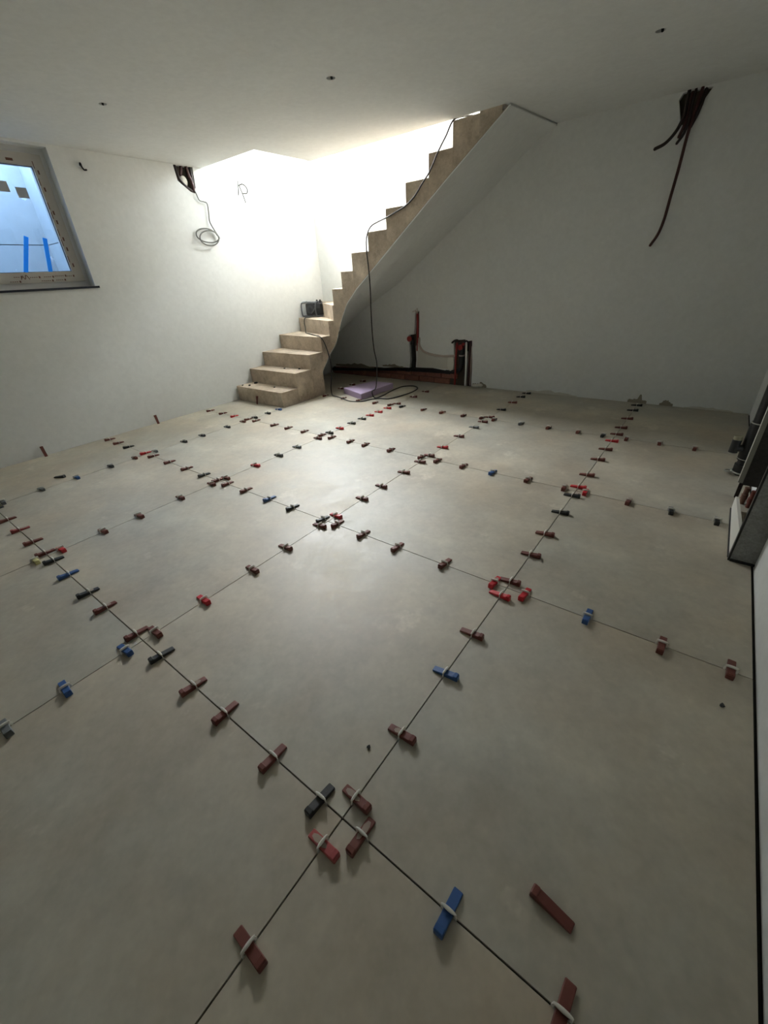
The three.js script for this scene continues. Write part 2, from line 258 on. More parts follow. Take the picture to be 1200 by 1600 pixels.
{ // added unseen landing window; its area light falls through the stair opening onto floor
  const w = struct('window_2', 'added unseen low wide window over the upper landing', 'window'), S = ADDED_STAIR_WINDOW, za = ZB - 0.2, zb = ZB - 0.14;
  mesh('window_frame', merge([box(S.x0, S.x0 + 0.05, S.y0, S.y1, za, zb), box(S.x1 - 0.05, S.x1, S.y0, S.y1, za, zb), box(S.x0 + 0.05, S.x1 - 0.05, S.y0, S.y0 + 0.05, za, zb), box(S.x0 + 0.05, S.x1 - 0.05, S.y1 - 0.05, S.y1, za, zb)]), M.pvc, w);
  mesh('pane', box(S.x0 + 0.05, S.x1 - 0.05, S.y0 + 0.05, S.y1 - 0.05, za + 0.02, za + 0.026), M.glass, w);
  const l = new THREE.RectAreaLight(S.color, S.nits, S.x1 - S.x0 - 0.1, S.y1 - S.y0 - 0.1); l.position.set((S.x0 + S.x1) / 2, (S.y0 + S.y1) / 2, ZB - 0.1); l.rotation.y = Math.PI; w.add(l);
}

{  // added unseen window; bright area light reaching the floor through the stair opening
  const w = struct('window_3', 'added unseen low window round the corner of the upper landing', 'window'), S = ADDED_SIDE_WINDOW, xa = XL - 0.2, xb = XL - 0.14;
  mesh('window_frame', merge([box(xa, xb, S.y0, S.y1, S.z0, S.z0 + 0.05), box(xa, xb, S.y0, S.y1, S.z1 - 0.05, S.z1), box(xa, xb, S.y0, S.y0 + 0.05, S.z0 + 0.05, S.z1 - 0.05), box(xa, xb, S.y1 - 0.05, S.y1, S.z0 + 0.05, S.z1 - 0.05)]), M.pvc, w);
  mesh('pane', box(xa + 0.02, xa + 0.026, S.y0 + 0.05, S.y1 - 0.05, S.z0 + 0.05, S.z1 - 0.05), M.glass, w);
  const l = new THREE.RectAreaLight(S.color, S.nits, S.z1 - S.z0 - 0.1, S.y1 - S.y0 - 0.1); l.position.set(XL - 0.06, (S.y0 + S.y1) / 2, (S.z0 + S.z1) / 2); l.rotation.y = -Math.PI / 2; w.add(l);
}

// ---------------------------------------------------------------- staircase
const RISE = 0.1785;
{
  const st = thing('concrete_staircase', 'bare beige concrete winding staircase with white plastered underside', 'staircase');
  // inner line (u along it) and outer line (v along it)
  const R = 0.09, arc = R * Math.PI / 2, uC = -(ZS + R) + 3.29 * -1; // straight length before the corner
  const L1 = Math.abs(ZS + R + 3.29);
  const inner = (u) => { if (u < L1) return [XS, -3.29 - u]; const a = (u - L1) / R; if (u < L1 + arc) return [XS + R - R * Math.cos(a), -3.29 - L1 - R * Math.sin(a)]; return [XS + R + (u - L1 - arc), ZS]; };
  const uOfX = (x) => L1 + arc + (x - XS - R), uOfZ = (z) => -3.29 - z;
  const LO = 5.175 - 3.29;
  const outer = (v) => (v < LO ? [XL, -3.29 - v] : [XL + v - LO, ZB]);
  const vOfX = (x) => LO + x - XL, vOfZ = (z) => -3.29 - z;
  const U = [0, uOfZ(-3.29), uOfZ(-3.565), uOfZ(-3.84), uOfZ(-4.085), L1 + arc * 0.42, L1 + arc * 0.98, uOfX(-4.02), uOfX(-3.845), uOfX(-3.655), uOfX(-3.395), uOfX(-3.135), uOfX(-2.875), uOfX(-2.607), uOfX(-2.355), uOfX(-2.1), uOfX(-1.9)];
  const Vv = [0, vOfZ(-3.31), vOfZ(-3.575), vOfZ(-3.84), vOfZ(-4.19), vOfZ(-4.61), vOfZ(-5.05), vOfX(-4.68), vOfX(-4.2), vOfX(-3.79), vOfX(-3.42), vOfX(-3.135), vOfX(-2.875), vOfX(-2.607), vOfX(-2.355), vOfX(-2.1), vOfX(-1.9)];
  const lerpTab = (tab, x) => { if (x <= tab[0][0]) return tab[0][1]; for (let i = 1; i < tab.length; i++) if (x <= tab[i][0]) { const [a, b] = [tab[i - 1], tab[i]]; return a[1] + (b[1] - a[1]) * (x - a[0]) / (b[0] - a[0]); } return tab[tab.length - 1][1]; };
  const uEnd = uOfZ(-4.05), vEnd = vOfZ(-4.31);
  const sI = [[uEnd, 0.30], [uOfZ(-4.17), 0.435], [L1 + arc, 0.63], [uOfX(-3.9), 0.93], [uOfX(-3.79), 1.097], [uOfX(-3.62), 1.25], [uOfX(-3.4), 1.405], [uOfX(-2.99), 1.70], [uOfX(-2.42), 2.108], [uOfX(-2.04), 2.366], [uOfX(-1.83), 2.51], [uOfX(-1.7), 2.6]];
  const sO = [[vEnd, 0.22], [vOfZ(-4.7), 0.36], [LO, 0.52], [vOfX(-4.74), 0.694], [vOfX(-4.45), 0.863], [vOfX(-4.125), 1.037], [vOfX(-3.64), 1.27], [vOfX(-3.1), 1.62], [vOfX(-2.65), 1.92], [vOfX(-2.39), 2.085], [vOfX(-2.06), 2.33], [vOfX(-1.87), 2.45], [vOfX(-1.73), 2.51], [vOfX(-1.6), 2.53]];
  const soffI = (u) => (u < uEnd ? -0.012 : lerpTab(sI, u)), soffO = (v) => (v < vEnd ? -0.012 : lerpTab(sO, v));
  for (let k = 1; k <= 15; k++) {
    const y = RISE * k, N = 6, us = [], vs = [];
    for (let i = 0; i <= N; i++) { us.push(U[k] + (U[k + 1] - U[k]) * i / N); vs.push(Vv[k] + (Vv[k + 1] - Vv[k]) * i / N); }
    if (U[k] < uEnd && U[k + 1] > uEnd) { const t = (uEnd - U[k]) / (U[k + 1] - U[k]); us[3] = uEnd - 0.0005; us[4] = uEnd + 0.0005; vs[3] = vEnd - 0.0005; vs[4] = vEnd + 0.0005; if (t > 0.6) { us[5] = us[4] + 0.01; vs[5] = vs[4] + 0.02; } }
    if (Vv[k] < LO && Vv[k + 1] > LO) { let b = 1; for (let i = 1; i < N; i++) if (Math.abs(vs[i] - LO) < Math.abs(vs[b] - LO)) b = i; vs[b] = LO; }
    const P = [], quad = (a, b, c, d) => P.push(...a, ...b, ...c, ...a, ...c, ...d);
    const pt = (q, yy) => [q[0], yy, q[1]];
    const inw = (a, b) => { const d = Math.hypot(b[0] - a[0], b[1] - a[1]); return [a[0] + (b[0] - a[0]) * 0.04 / d, a[1] + (b[1] - a[1]) * 0.04 / d]; };
    for (let i = 0; i < N; i++) {
      const a0 = inner(us[i]), a1 = inner(us[i + 1]), b0 = outer(vs[i]), b1 = outer(vs[i + 1]);
      const ya0 = Math.min(soffI(us[i]), y - 0.02), ya1 = Math.min(soffI(us[i + 1]), y - 0.02), yb0 = us[i] < uEnd ? soffO(vs[i]) : Math.max(y - RISE - 0.015, soffO(vs[i]) + 0.025), yb1 = us[i + 1] < uEnd ? soffO(vs[i + 1]) : Math.max(y - RISE - 0.015, soffO(vs[i + 1]) + 0.025);
      // tread split across for bump-free flat top
      quad(pt(b0, y), pt(a0, y), pt(a1, y), pt(b1, y));
      quad(pt(a0, ya0), pt(a1, ya1), pt(a1, y), pt(a0, y));
      quad(pt(b1, yb1), pt(b0, yb0), pt(b0, y), pt(b1, y));
      if (us[i + 1] <= uEnd + 1e-6) quad(pt(b0, yb0), pt(b1, yb1), pt(a1, ya1), pt(a0, ya0));
      else { // string 4 cm thick down to the soffit, then the block
        const c0 = inw(a0, b0), c1 = inw(a1, b1), yc0 = Math.max(y - RISE - 0.015, soffI(us[i]) + 0.025), yc1 = Math.max(y - RISE - 0.015, soffI(us[i + 1]) + 0.025);
        quad(pt(c0, ya0 + 0.012), pt(c1, ya1 + 0.012), pt(a1, ya1), pt(a0, ya0)); quad(pt(c0, yc0), pt(c1, yc1), pt(c1, ya1 + 0.012), pt(c0, ya0 + 0.012)); quad(pt(b0, yb0), pt(b1, yb1), pt(c1, yc1), pt(c0, yc0)); }
    }
    const fb = (q, uu, vv, flip, top) => { const a = inner(uu), b = outer(vv); const A = pt(a, uu < uEnd ? soffI(uu) : Math.max(soffI(uu) + 0.025, y - RISE - 0.015)), B = pt(b, uu < uEnd ? soffO(vv) : Math.max(y - RISE - 0.015, soffO(vv) + 0.025)), C = pt(b, top), D = pt(a, top); flip ? quad(B, A, D, C) : quad(A, B, C, D); };
    fb(0, us[0], vs[0], true, y); fb(0, us[N], vs[N], false, y);
    const g = new THREE.BufferGeometry(); g.setAttribute('position', new THREE.Float32BufferAttribute(P, 3));
    const gg = worldUV(g, 0.9); const uv = gg.attributes.uv, o1 = rnd(), o2 = rnd(); for (let i = 0; i < uv.count; i++) uv.setXY(i, uv.getX(i) + o1, uv.getY(i) + o2);
    mesh('step', gg, M.concrete, st);
  }
  // plastered soffit, 12 mm thick
  const P = [], n = 64, u0 = uEnd + 0.003, u1 = uOfX(-1.82), v0 = vEnd + 0.003, v1 = vOfX(-1.735);
  // matched stations of both edges
  const SI = sI.slice(0, 11).map((p) => p[0]), SO = [vEnd + 0.003, vOfZ(-4.7), LO, vOfX(-4.74), vOfX(-4.45), vOfX(-4.125), vOfX(-3.64), vOfX(-3.1), vOfX(-2.39), vOfX(-2.06), vOfX(-1.735)];
  const up = SI.map((u, i) => [i / 10, i ? u : u + 0.003]), vp = SO.map((v, i) => [i / 10, v]);
  const rows = [];
  for (let i = 0; i <= n; i++) { const t = i / n, u = lerpTab(up, t), v = lerpTab(vp, t); const a = inner(u), b = outer(v); const nx = [];
    for (let j = 0; j <= 10; j++) { const s = j / 10; nx.push([a[0] + (b[0] - a[0]) * s, soffI(u) + (soffO(v) - soffI(u)) * s - 0.004, a[1] + (b[1] - a[1]) * s]); } rows.push(nx); }
  const dn = (p, d) => [p[0], p[1] - d, p[2]]; const Q = (a, b, c, d) => P.push(...a, ...b, ...c, ...a, ...c, ...d);
  for (let i = 0; i < n; i++) { for (let j = 0; j < 10; j++) { Q(dn(rows[i][j], 0.012), dn(rows[i][j + 1], 0.012), dn(rows[i + 1][j + 1], 0.012), dn(rows[i + 1][j], 0.012)); Q(rows[i][j], rows[i + 1][j], rows[i + 1][j + 1], rows[i][j + 1]); }
    const e = (p) => [p[0] + 0.002, p[1], p[2] + 0.003]; Q(e(dn(rows[i][0], 0.012)), e(dn(rows[i + 1][0], 0.012)), e(rows[i + 1][0]), e(rows[i][0])); Q(dn(rows[i][0], 0.012), dn(rows[i + 1][0], 0.012), e(dn(rows[i + 1][0], 0.012)), e(dn(rows[i][0], 0.012))); }
  let g = new THREE.BufferGeometry(); g.setAttribute('position', new THREE.Float32BufferAttribute(P, 3)); g = worldUV(g, 2);
  mesh('soffit', g, M.plaster, st).userData.label = 'smooth white plastered underside';
}

// ---------------------------------------------------------------- tile levelling clips with wedges
const wedgeGeo = (() => {
  const s = new THREE.Shape([[-0.05, 0.0], [0.05, 0.0], [0.05, 0.0175], [0.046, 0.02], [0.038, 0.02], [0.034, 0.0165], [-0.048, 0.0055], [-0.05, 0.004]].map((p) => new THREE.Vector2(...p)));
  return new THREE.ExtrudeGeometry(s, { depth: 0.021, bevelEnabled: true, bevelSize: 0.0015, bevelThickness: 0.002, bevelSegments: 1 }).translate(0, 0.0015, -0.0105);
})();
const ridgeGeo = merge([0, 1, 2, 3].map((k) => new THREE.BoxGeometry(0.0025, 0.002, 0.016).translate(-0.034 + k * 0.008, 0.0078 + k * 0.0011, 0)));
const headGeo = new RoundedBoxGeometry(0.014, 0.005, 0.023, 1, 0.0015).translate(0.042, 0.0215, 0);
const clipGeo = (() => { // arched strap standing in the joint, spanning the wedge
  const w = 0.0215, h = 0.026, s = new THREE.Shape();
  s.moveTo(-w, -0.011); s.lineTo(-w, 0.009); s.quadraticCurveTo(-w + 0.002, h, -w + 0.012, h); s.lineTo(w - 0.012, h); s.quadraticCurveTo(w - 0.002, h, w, 0.009); s.lineTo(w, -0.011); s.closePath();
  const q = 0.0155, o = new THREE.Path(); o.moveTo(-q, -0.006); o.lineTo(q, -0.006); o.lineTo(q, 0.0165); o.lineTo(-q, 0.0165); o.closePath(); s.holes.push(o);
  return new THREE.ExtrudeGeometry(s, { depth: 0.0024, bevelEnabled: false, curveSegments: 3 }).translate(0, 0, -0.0012);
})();
const bridgeGeo = new THREE.SphereGeometry(1, 12, 8).scale(0.0048, 0.0045, 0.0215).translate(0, 0.0235, 0);   // bowed crown of the strap
const dustGeo = new THREE.ExtrudeGeometry(new THREE.Shape([[-0.026, -0.005], [-0.012, -0.0095], [0.002, -0.007], [0.014, -0.009], [0.025, -0.003], [0.02, 0.004], [0.008, 0.0055], [-0.002, 0.0095], [-0.016, 0.008], [-0.027, 0.003]].map((p) => new THREE.Vector2(...p))), { depth: 0.0007, bevelEnabled: false }).rotateX(-Math.PI / 2);
const COL = { n: ['brown', 'brown'], m: ['brown', 'dull brown'], r: ['red', 'bright red'], k: ['black', 'black'], b: ['blue', 'blue'], g: ['grey', 'dusty grey'], y: ['yellow', 'pale yellow'], d: ['brown', 'dust-smeared brown'], e: ['redDusty', 'dusty red'] };
// stations along each joint, nearest the camera (or the right wall) first: position along the joint in metres, then colour letter
const JA = [
  '0.101n -0.164b -0.436d -0.594k -0.810n -1.083n -1.286n -1.547k -1.769n -2.087n -2.291k -2.569b -2.808k -2.949n -3.177m -3.449e -3.709n -4.014k',
  '0.355n 0.135n -0.144b -0.420r -0.573r -0.855n -1.158n -1.411n -1.630n -1.751k -2.047k -2.294b -2.568n -2.797n -2.930n -3.129k -3.397n -3.689n -3.984n -4.141r -4.491k -4.727n -4.947n',
  '0.267k 0.040k -0.190n -0.451r -0.587n -0.843n -1.114b -1.360n -1.595n -1.751n -2.080n -2.367n -2.553n -2.794n -2.934n -3.182n -3.431n -3.656n -3.991n -4.123n -4.396r -4.642n -4.913n',
  '0.080n -0.168n -0.412n -0.599k -0.811n -1.079n -1.347g -1.631n -1.766n -1.978n -2.237n -2.485m -2.782k -2.954n -3.185n -3.451n -3.712n -4.035n',
];
const JB = [
  '-0.024n -0.270e -0.411d -0.651m -0.947b -1.185m -1.477r -1.598m -1.867n -2.106n -2.395k -2.657k -2.804r -3.033n -3.362n -3.611n -3.833r -4.025n -4.228n -4.533n -4.843k -5.050k',
  '0.151g -0.044b -0.276b -0.407n -0.657r -0.951n -1.194n -1.477n -1.624r -1.900m -2.125n -2.411m -2.649n -2.801n -3.022r -3.340n -3.635g -3.835n -4.004n -4.307k -4.629n -4.894k -5.079k',
  '-0.287y -0.422r -0.667n -0.901n -1.210n -1.477n -1.605n -1.899r -2.158k -2.386g -2.659n -2.836k -2.991r -3.178k -3.352k -3.495r -3.646r -3.816r -4.023n -4.379n -4.664n',
  '-0.415g -0.672g -0.933b -1.211k -1.430n -1.624g -1.925k -2.132k -2.443k -2.655n -2.824k -3.014k -3.187b -4.339n -4.586n -4.831n',
];


const ORD = ['first', 'second', 'third', 'fourth', 'fifth', 'sixth', 'seventh', 'eighth', 'ninth', 'tenth', 'eleventh', 'twelfth', 'thirteenth', 'fourteenth', 'fifteenth', 'sixteenth', 'seventeenth', 'eighteenth', 'nineteenth', 'twentieth', 'twenty-first', 'twenty-second', 'twenty-third'];
const LINE_A = ['nearest cross joint', 'second cross joint', 'third cross joint', 'farthest cross joint'];
const LINE_B = ['rightmost lengthwise joint', 'second lengthwise joint from right', 'third lengthwise joint from right', 'leftmost lengthwise joint'];
function wedgeAt(x, z, turn, c, label, loose = false) {
  const t = thing('levelling_wedge', label, 'wedge', [x, 0, z], turn, 'tile levelling wedges on the floor');
  const w = mesh('wedge', wedgeGeo, M[COL[c][0]], t); const slide = loose ? 0 : (rnd() - 0.5) * 0.012;
  w.position.x = slide; w.rotation.y = loose ? 0 : (rnd() - 0.5) * 0.16;
  mesh('head', headGeo, w.material, w); mesh('ridges', ridgeGeo, w.material, w);
  if (c === 'd' || c === 'e' || (!loose && rnd() < 0.25)) { const d = mesh('dust_smear', dustGeo, M.dust, w); d.position.set(-0.012, 0.0139, 0); d.rotation.z = 0.132; d.scale.x = c === 'd' || c === 'e' ? 1.1 : 0.5 + rnd() * 0.3; }
  if (!loose) { const p = mesh('clip', clipGeo, M.clip, t); p.rotation.y = Math.PI / 2; mesh('bridge', bridgeGeo, M.clip, p).rotation.y = Math.PI / 2; }
  return t;
}
JA.forEach((row, j) => row.split(' ').forEach((e, k) => { const c = e.slice(-1); wedgeAt(parseFloat(e), GZ - j * T, -Math.PI / 2, c, `${COL[c][1]} wedge in white clip, ${ORD[k]} from the right on ${LINE_A[j]}`); }));
JB.forEach((row, i) => row.split(' ').forEach((e, k) => { const c = e.slice(-1); wedgeAt(GX - i * T, parseFloat(e), 0, c, `${COL[c][1]} wedge in white clip, ${ORD[k]} from the front on ${LINE_B[i]}`); }));
wedgeAt(0.033, -0.5, Math.PI - 0.13, 'n', 'brown wedge lying loose on the tile at lower right', true);
wedgeAt(-4.265, -0.857, 0.5, 'k', 'black wedge lying loose on the tile near the left wall', true);
for (const [x, z, ry, lab] of [[XL + 0.035, -0.985, 0, 'brown wedge standing upright against left wall below the window'], [XL + 0.035, -2.13, 0, 'brown wedge standing upright against left wall before the stairs'], [-4.606, -3.262, -Math.PI / 2, 'brown wedge standing upright against the bottom stair riser']]) {
  const t = thing('upright_wedge', lab, 'wedge', [x, 0, z], ry); const w = mesh('wedge', wedgeGeo, M.brown, t); w.rotation.z = Math.PI / 2 + 0.14; w.position.set(0.012, 0.052, 0); mesh('head', headGeo, M.brown, w);
}
// crumbs of dried adhesive
{
  const cg = [0, 1].map((k) => { const g = new THREE.IcosahedronGeometry(0.007 + k * 0.002, 1), p = g.attributes.position; for (let i = 0; i < p.count; i++) { const q = 1 + 0.3 * Math.sin(p.getX(i) * 900 + p.getZ(i) * 700 + k); p.setXYZ(i, p.getX(i) * q, p.getY(i) * 0.6 * q, p.getZ(i) * q); } g.computeVertexNormals(); return g; });
  [[-0.576, 0, -0.554, 'dark crumb on the tile near the front wedge crossing'], [0.336, 0, -1.364, 'dark crumb on the tile beside the right wall'],
    [-5.0, RISE, -3.36, 'dark crumb on bottom tread in the left corner'], [-4.90, RISE, -3.40, 'dark crumb on bottom tread, second from the wall'], [-4.463, RISE, -3.463, 'dark crumb in the middle of the bottom tread'], [-4.93, RISE, -3.53, 'large dark crumb at the back of the bottom tread'],
    [-4.545, 2 * RISE, -3.748, 'dark crumb in the middle of the second tread'], [-4.309, 2 * RISE, -3.799, 'dark crumb toward the open side of the second tread']].forEach(([x, y, z, lab], i) => {
    const o = mesh(numbered('debris_crumb'), cg[i % 2], M.black, scene); o.position.set(x, y + 0.004, z); o.scale.setScalar(i < 2 ? 0.9 : i === 5 ? 2.6 : 1.6); if (i > 1) o.position.y += 0.002; o.userData = { label: lab, category: 'debris', group: 'crumbs on floor and stairs' };
  });
}

// ---------------------------------------------------------------- pipes and conduits in the chases of the back wall
const pz = ZB - 0.012;
{
  const t = thing('drain_pipe', 'black drain pipe lying in the chase along the back wall foot', 'pipe');
  mesh('pipe', tube([[-5.05, 0.055, pz], [-4.4, 0.095, pz], [-3.6, 0.145, pz], [-2.9, 0.158, pz], [-2.72, 0.168, pz]], 0.024, 40, 12), M.pipeBlack, t);
  for (const x of [-3.53, -2.86]) mesh('coupling', new THREE.CylinderGeometry(0.03, 0.03, 0.06, 14).rotateZ(Math.PI / 2).translate(x, x < -3 ? 0.147 : 0.16, pz), M.pipeBlack, t);
  mesh('riser_pipe', tube([[-3.5, 0.148, pz], [-3.44, 0.18, pz], [-3.425, 0.26, pz], [-3.43, 0.4, pz], [-3.435, 0.54, pz]], 0.023, 30, 12), M.pipeBlack, t);
  mesh('outlet', merge([new THREE.CylinderGeometry(0.034, 0.034, 0.05, 16).rotateX(Math.PI / 2).translate(-3.445, 0.575, ZB + 0.02), new THREE.CylinderGeometry(0.028, 0.028, 0.07, 14).translate(-3.437, 0.53, pz)]), M.pipeBlack, t);
  mesh('end_cap', new THREE.CylinderGeometry(0.037, 0.037, 0.016, 16).rotateX(Math.PI / 2).translate(-3.447, 0.577, ZB + 0.05), M.redPipe, t).userData.label = 'red end cap';
  mesh('riser_pipe', tube([[-2.8, 0.165, pz], [-2.72, 0.18, pz], [-2.67, 0.22, pz], [-2.665, 0.32, pz], [-2.66, 0.45, pz]], 0.028, 30, 12), M.pipeBlack, t);
  mesh('coupling', merge([new THREE.CylinderGeometry(0.038, 0.038, 0.11, 16).translate(-2.662, 0.32, pz), new THREE.CylinderGeometry(0.035, 0.035, 0.05, 16).translate(-2.66, 0.45, pz)]), M.pipeBlack, t);
  mesh('collar', new THREE.CylinderGeometry(0.0385, 0.0385, 0.014, 16).translate(-2.661, 0.385, pz), M.greyPipe, t).userData.label = 'pale grey collar';
  mesh('end_cap', merge([new THREE.CylinderGeometry(0.034, 0.034, 0.05, 16).rotateX(Math.PI / 2).translate(-2.665, 0.49, ZB + 0.015), new THREE.CylinderGeometry(0.018, 0.018, 0.03, 12).rotateX(Math.PI / 2).translate(-2.63, 0.53, ZB + 0.01)]), M.redPipe, t).userData.label = 'red end cap';
}
const conduits = [
  ['red conduit rising tallest from the left wall chase', M.redPipe, [[-3.355, 0.42, pz], [-3.35, 0.56, pz], [-3.345, 0.72, pz], [-3.34, 0.88, pz + 0.012]], 0.016],
  ['pale bent conduit sweeping between the two wall chases', M.greyPipe, [[-3.312, 0.58, ZB + 0.004], [-3.312, 0.5, ZB + 0.006], [-3.26, 0.425, ZB + 0.006], [-3.15, 0.385, ZB + 0.006], [-2.95, 0.365, ZB + 0.006], [-2.75, 0.378, ZB + 0.006]], 0.015],
  ['red conduit on the left side of the right wall chase', M.redPipe, [[-2.735, 0.014, ZB + 0.027], [-2.73, 0.1, ZB + 0.027], [-2.732, 0.3, ZB + 0.02], [-2.735, 0.47, ZB], [-2.728, 0.53, pz + 0.01]], 0.013],
  ['dark red conduit in the narrow chase at far right', M.conduit, [[-2.548, 0.014, pz], [-2.546, 0.2, pz], [-2.545, 0.4, pz], [-2.54, 0.555, pz]], 0.014],
  ['pale conduit beside the dark red one in the narrow chase', M.greyPipe, [[-2.522, 0.01, pz], [-2.522, 0.2, pz], [-2.522, 0.34, pz], [-2.519, 0.5, pz]], 0.007],
  ['dark conduit curling over the top of the right wall chase', M.conduitDark, [[-2.785, 0.545, ZB + 0.03], [-2.755, 0.568, ZB + 0.02], [-2.725, 0.572, pz + 0.01], [-2.705, 0.562, pz]], 0.012],
  ['dark red conduit with its end bent over above the narrow chase', M.conduitDark, [[-2.605, 0.555, ZB + 0.025], [-2.592, 0.57, ZB + 0.02], [-2.578, 0.56, ZB], [-2.575, 0.45, pz]], 0.01],
];
for (const [lab, m, pts, r] of conduits) { const o = mesh(numbered('conduit'), capsTube(pts, r, 40, 9), m, scene); o.userData = { label: lab, category: 'conduit', group: 'conduits in the back wall chases' }; }
{ // thin wires sprouting from the tallest conduit
  const t = thing('wire_ends', 'pale wire ends curling from the tallest red conduit', 'wires', [-3.34, 0.89, pz + 0.012]);
  for (const p of [[[0, -0.03, 0], [0, 0.02, 0.01], [-0.03, 0.035, 0.03], [-0.06, 0.025, 0.03]], [[0.004, -0.03, 0], [0.006, 0.03, 0.01], [0.01, 0.07, 0.02]], [[-0.004, -0.03, 0], [-0.012, 0.03, 0.02], [-0.02, 0.05, 0.02]]]) mesh('wire', tube(p, 0.004, 14, 6), M.greyPipe, t);
}
// conduits hanging at the top of the back wall
[['black conduit hanging with its end curved out to the left', [[-0.70, 2.54, ZB - 0.02], [-0.70, 2.46, ZB + 0.02], [-0.69, 2.36, ZB + 0.05], [-0.72, 2.25, ZB + 0.08], [-0.78, 2.18, ZB + 0.1], [-0.845, 2.155, ZB + 0.11]], M.conduitDark, 0.013],
  ['longest dark conduit hanging down the upper back wall', [[-0.61, 2.54, ZB - 0.02], [-0.615, 2.45, ZB + 0.02], [-0.63, 2.3, ZB + 0.045], [-0.637, 2.19, ZB + 0.05], [-0.643, 2.0, ZB + 0.05], [-0.655, 1.8, ZB + 0.05], [-0.665, 1.64, ZB + 0.05], [-0.685, 1.54, ZB + 0.055], [-0.727, 1.457, ZB + 0.06]], M.conduit, 0.012],
  ['short dark conduit stub between the two hanging conduits', [[-0.655, 2.54, ZB - 0.02], [-0.655, 2.42, ZB + 0.03], [-0.65, 2.3, ZB + 0.06], [-0.665, 2.22, ZB + 0.07], [-0.695, 2.17, ZB + 0.08]], M.conduitDark, 0.011],
  ['shortest conduit stub tucked behind the left hanging conduit', [[-0.675, 2.54, ZB - 0.03], [-0.675, 2.42, ZB + 0.02], [-0.672, 2.3, ZB + 0.045], [-0.695, 2.215, ZB + 0.05]], M.conduit, 0.012],
  ['dark conduit straight up in the right of the bundle', [[-0.585, 2.54, ZB - 0.03], [-0.588, 2.44, ZB + 0.01], [-0.605, 2.34, ZB + 0.025], [-0.63, 2.27, ZB + 0.03]], M.conduitDark, 0.013],
].forEach(([lab, pts, m, r]) => { const o = mesh(numbered('hanging_conduit'), capsTube(pts, r, 50, 9), m, scene); o.userData = { label: lab, category: 'conduit', group: 'conduits hanging at the top of the back wall' }; });
// cable bundle in the left wall chase by the ceiling
[['left dark conduit in the ceiling chase of left wall', [[-5.09, 2.56, -3.19], [-5.085, 2.45, -3.195], [-5.08, 2.38, -3.21], [-5.075, 2.32, -3.27], [-5.075, 2.29, -3.33]], M.conduitDark, 0.014],
  ['middle dark conduit in the ceiling chase of left wall', [[-5.09, 2.56, -3.27], [-5.09, 2.5, -3.265], [-5.085, 2.43, -3.235]], M.conduit, 0.014],
  ['right dark red conduit in the ceiling chase of left wall', [[-5.09, 2.56, -3.32], [-5.08, 2.45, -3.325], [-5.075, 2.36, -3.345], [-5.07, 2.29, -3.345]], M.conduit, 0.016],
  ['rightmost dark conduit in the ceiling chase of left wall', [[-5.09, 2.56, -3.37], [-5.085, 2.48, -3.365], [-5.08, 2.38, -3.36]], M.conduitDark, 0.014],
].forEach(([lab, pts, m, r]) => { const o = mesh(numbered('ceiling_conduit'), capsTube(pts, r, 30, 9), m, scene); o.userData = { label: lab, category: 'conduit', group: 'conduits in the left wall ceiling chase' }; });
{
  const c = [[-5.07, 2.32, -3.345], [-5.05, 2.27, -3.35], [-5.045, 2.21, -3.37], [-5.045, 2.2, -3.42], [-5.045, 2.19, -3.455], [-5.045, 2.1, -3.452], [-5.045, 2.02, -3.44], [-5.045, 1.95, -3.47], [-5.04, 1.88, -3.51]];
  const cy = 1.868, cz = -3.37;
  for (let i = 0; i <= 22; i++) { const a = -0.1 - i * 0.56, rr = 0.145 - i * 0.001; c.push([-5.03 + 0.02 * Math.sin(a * 0.5), cy + 0.02 * Math.sin(i * 0.3) + 0.068 * Math.sin(a), cz - rr * Math.cos(a)]); }
  const o = mesh('hanging_cable', tube(c, 0.007, 180, 7), M.greyCable, scene); o.userData = { label: 'grey cable hanging coiled in loops on the left wall', category: 'cable' };
}
{ const o = mesh('wire_hook', capsTube([[XL - 0.02, 2.40, -2.235], [XL + 0.015, 2.405, -2.234], [XL + 0.018, 2.38, -2.235], [XL + 0.014, 2.36, -2.25], [XL + 0.012, 2.362, -2.27]], 0.007, 20, 7), M.pipeBlack, scene); o.userData = { label: 'small black bent hook in the left wall beside the window', category: 'hook' }; }
CH.forEach(([x, z, r], i) => { const o = mesh(numbered('cable_stub'), capsTube([[x, H + 0.12, z], [x + 0.004, H + 0.04, z], [x + 0.012, H - 0.004, z + 0.006]], 0.008, 12, 7), M.pipeBlack, scene); o.userData = { label: ['black cable stub in the ceiling hole nearest the window', 'black cable stub in the middle ceiling hole', 'black cable stub in the ceiling hole at far right'][i], category: 'cable', group: 'cable stubs in the ceiling' }; });

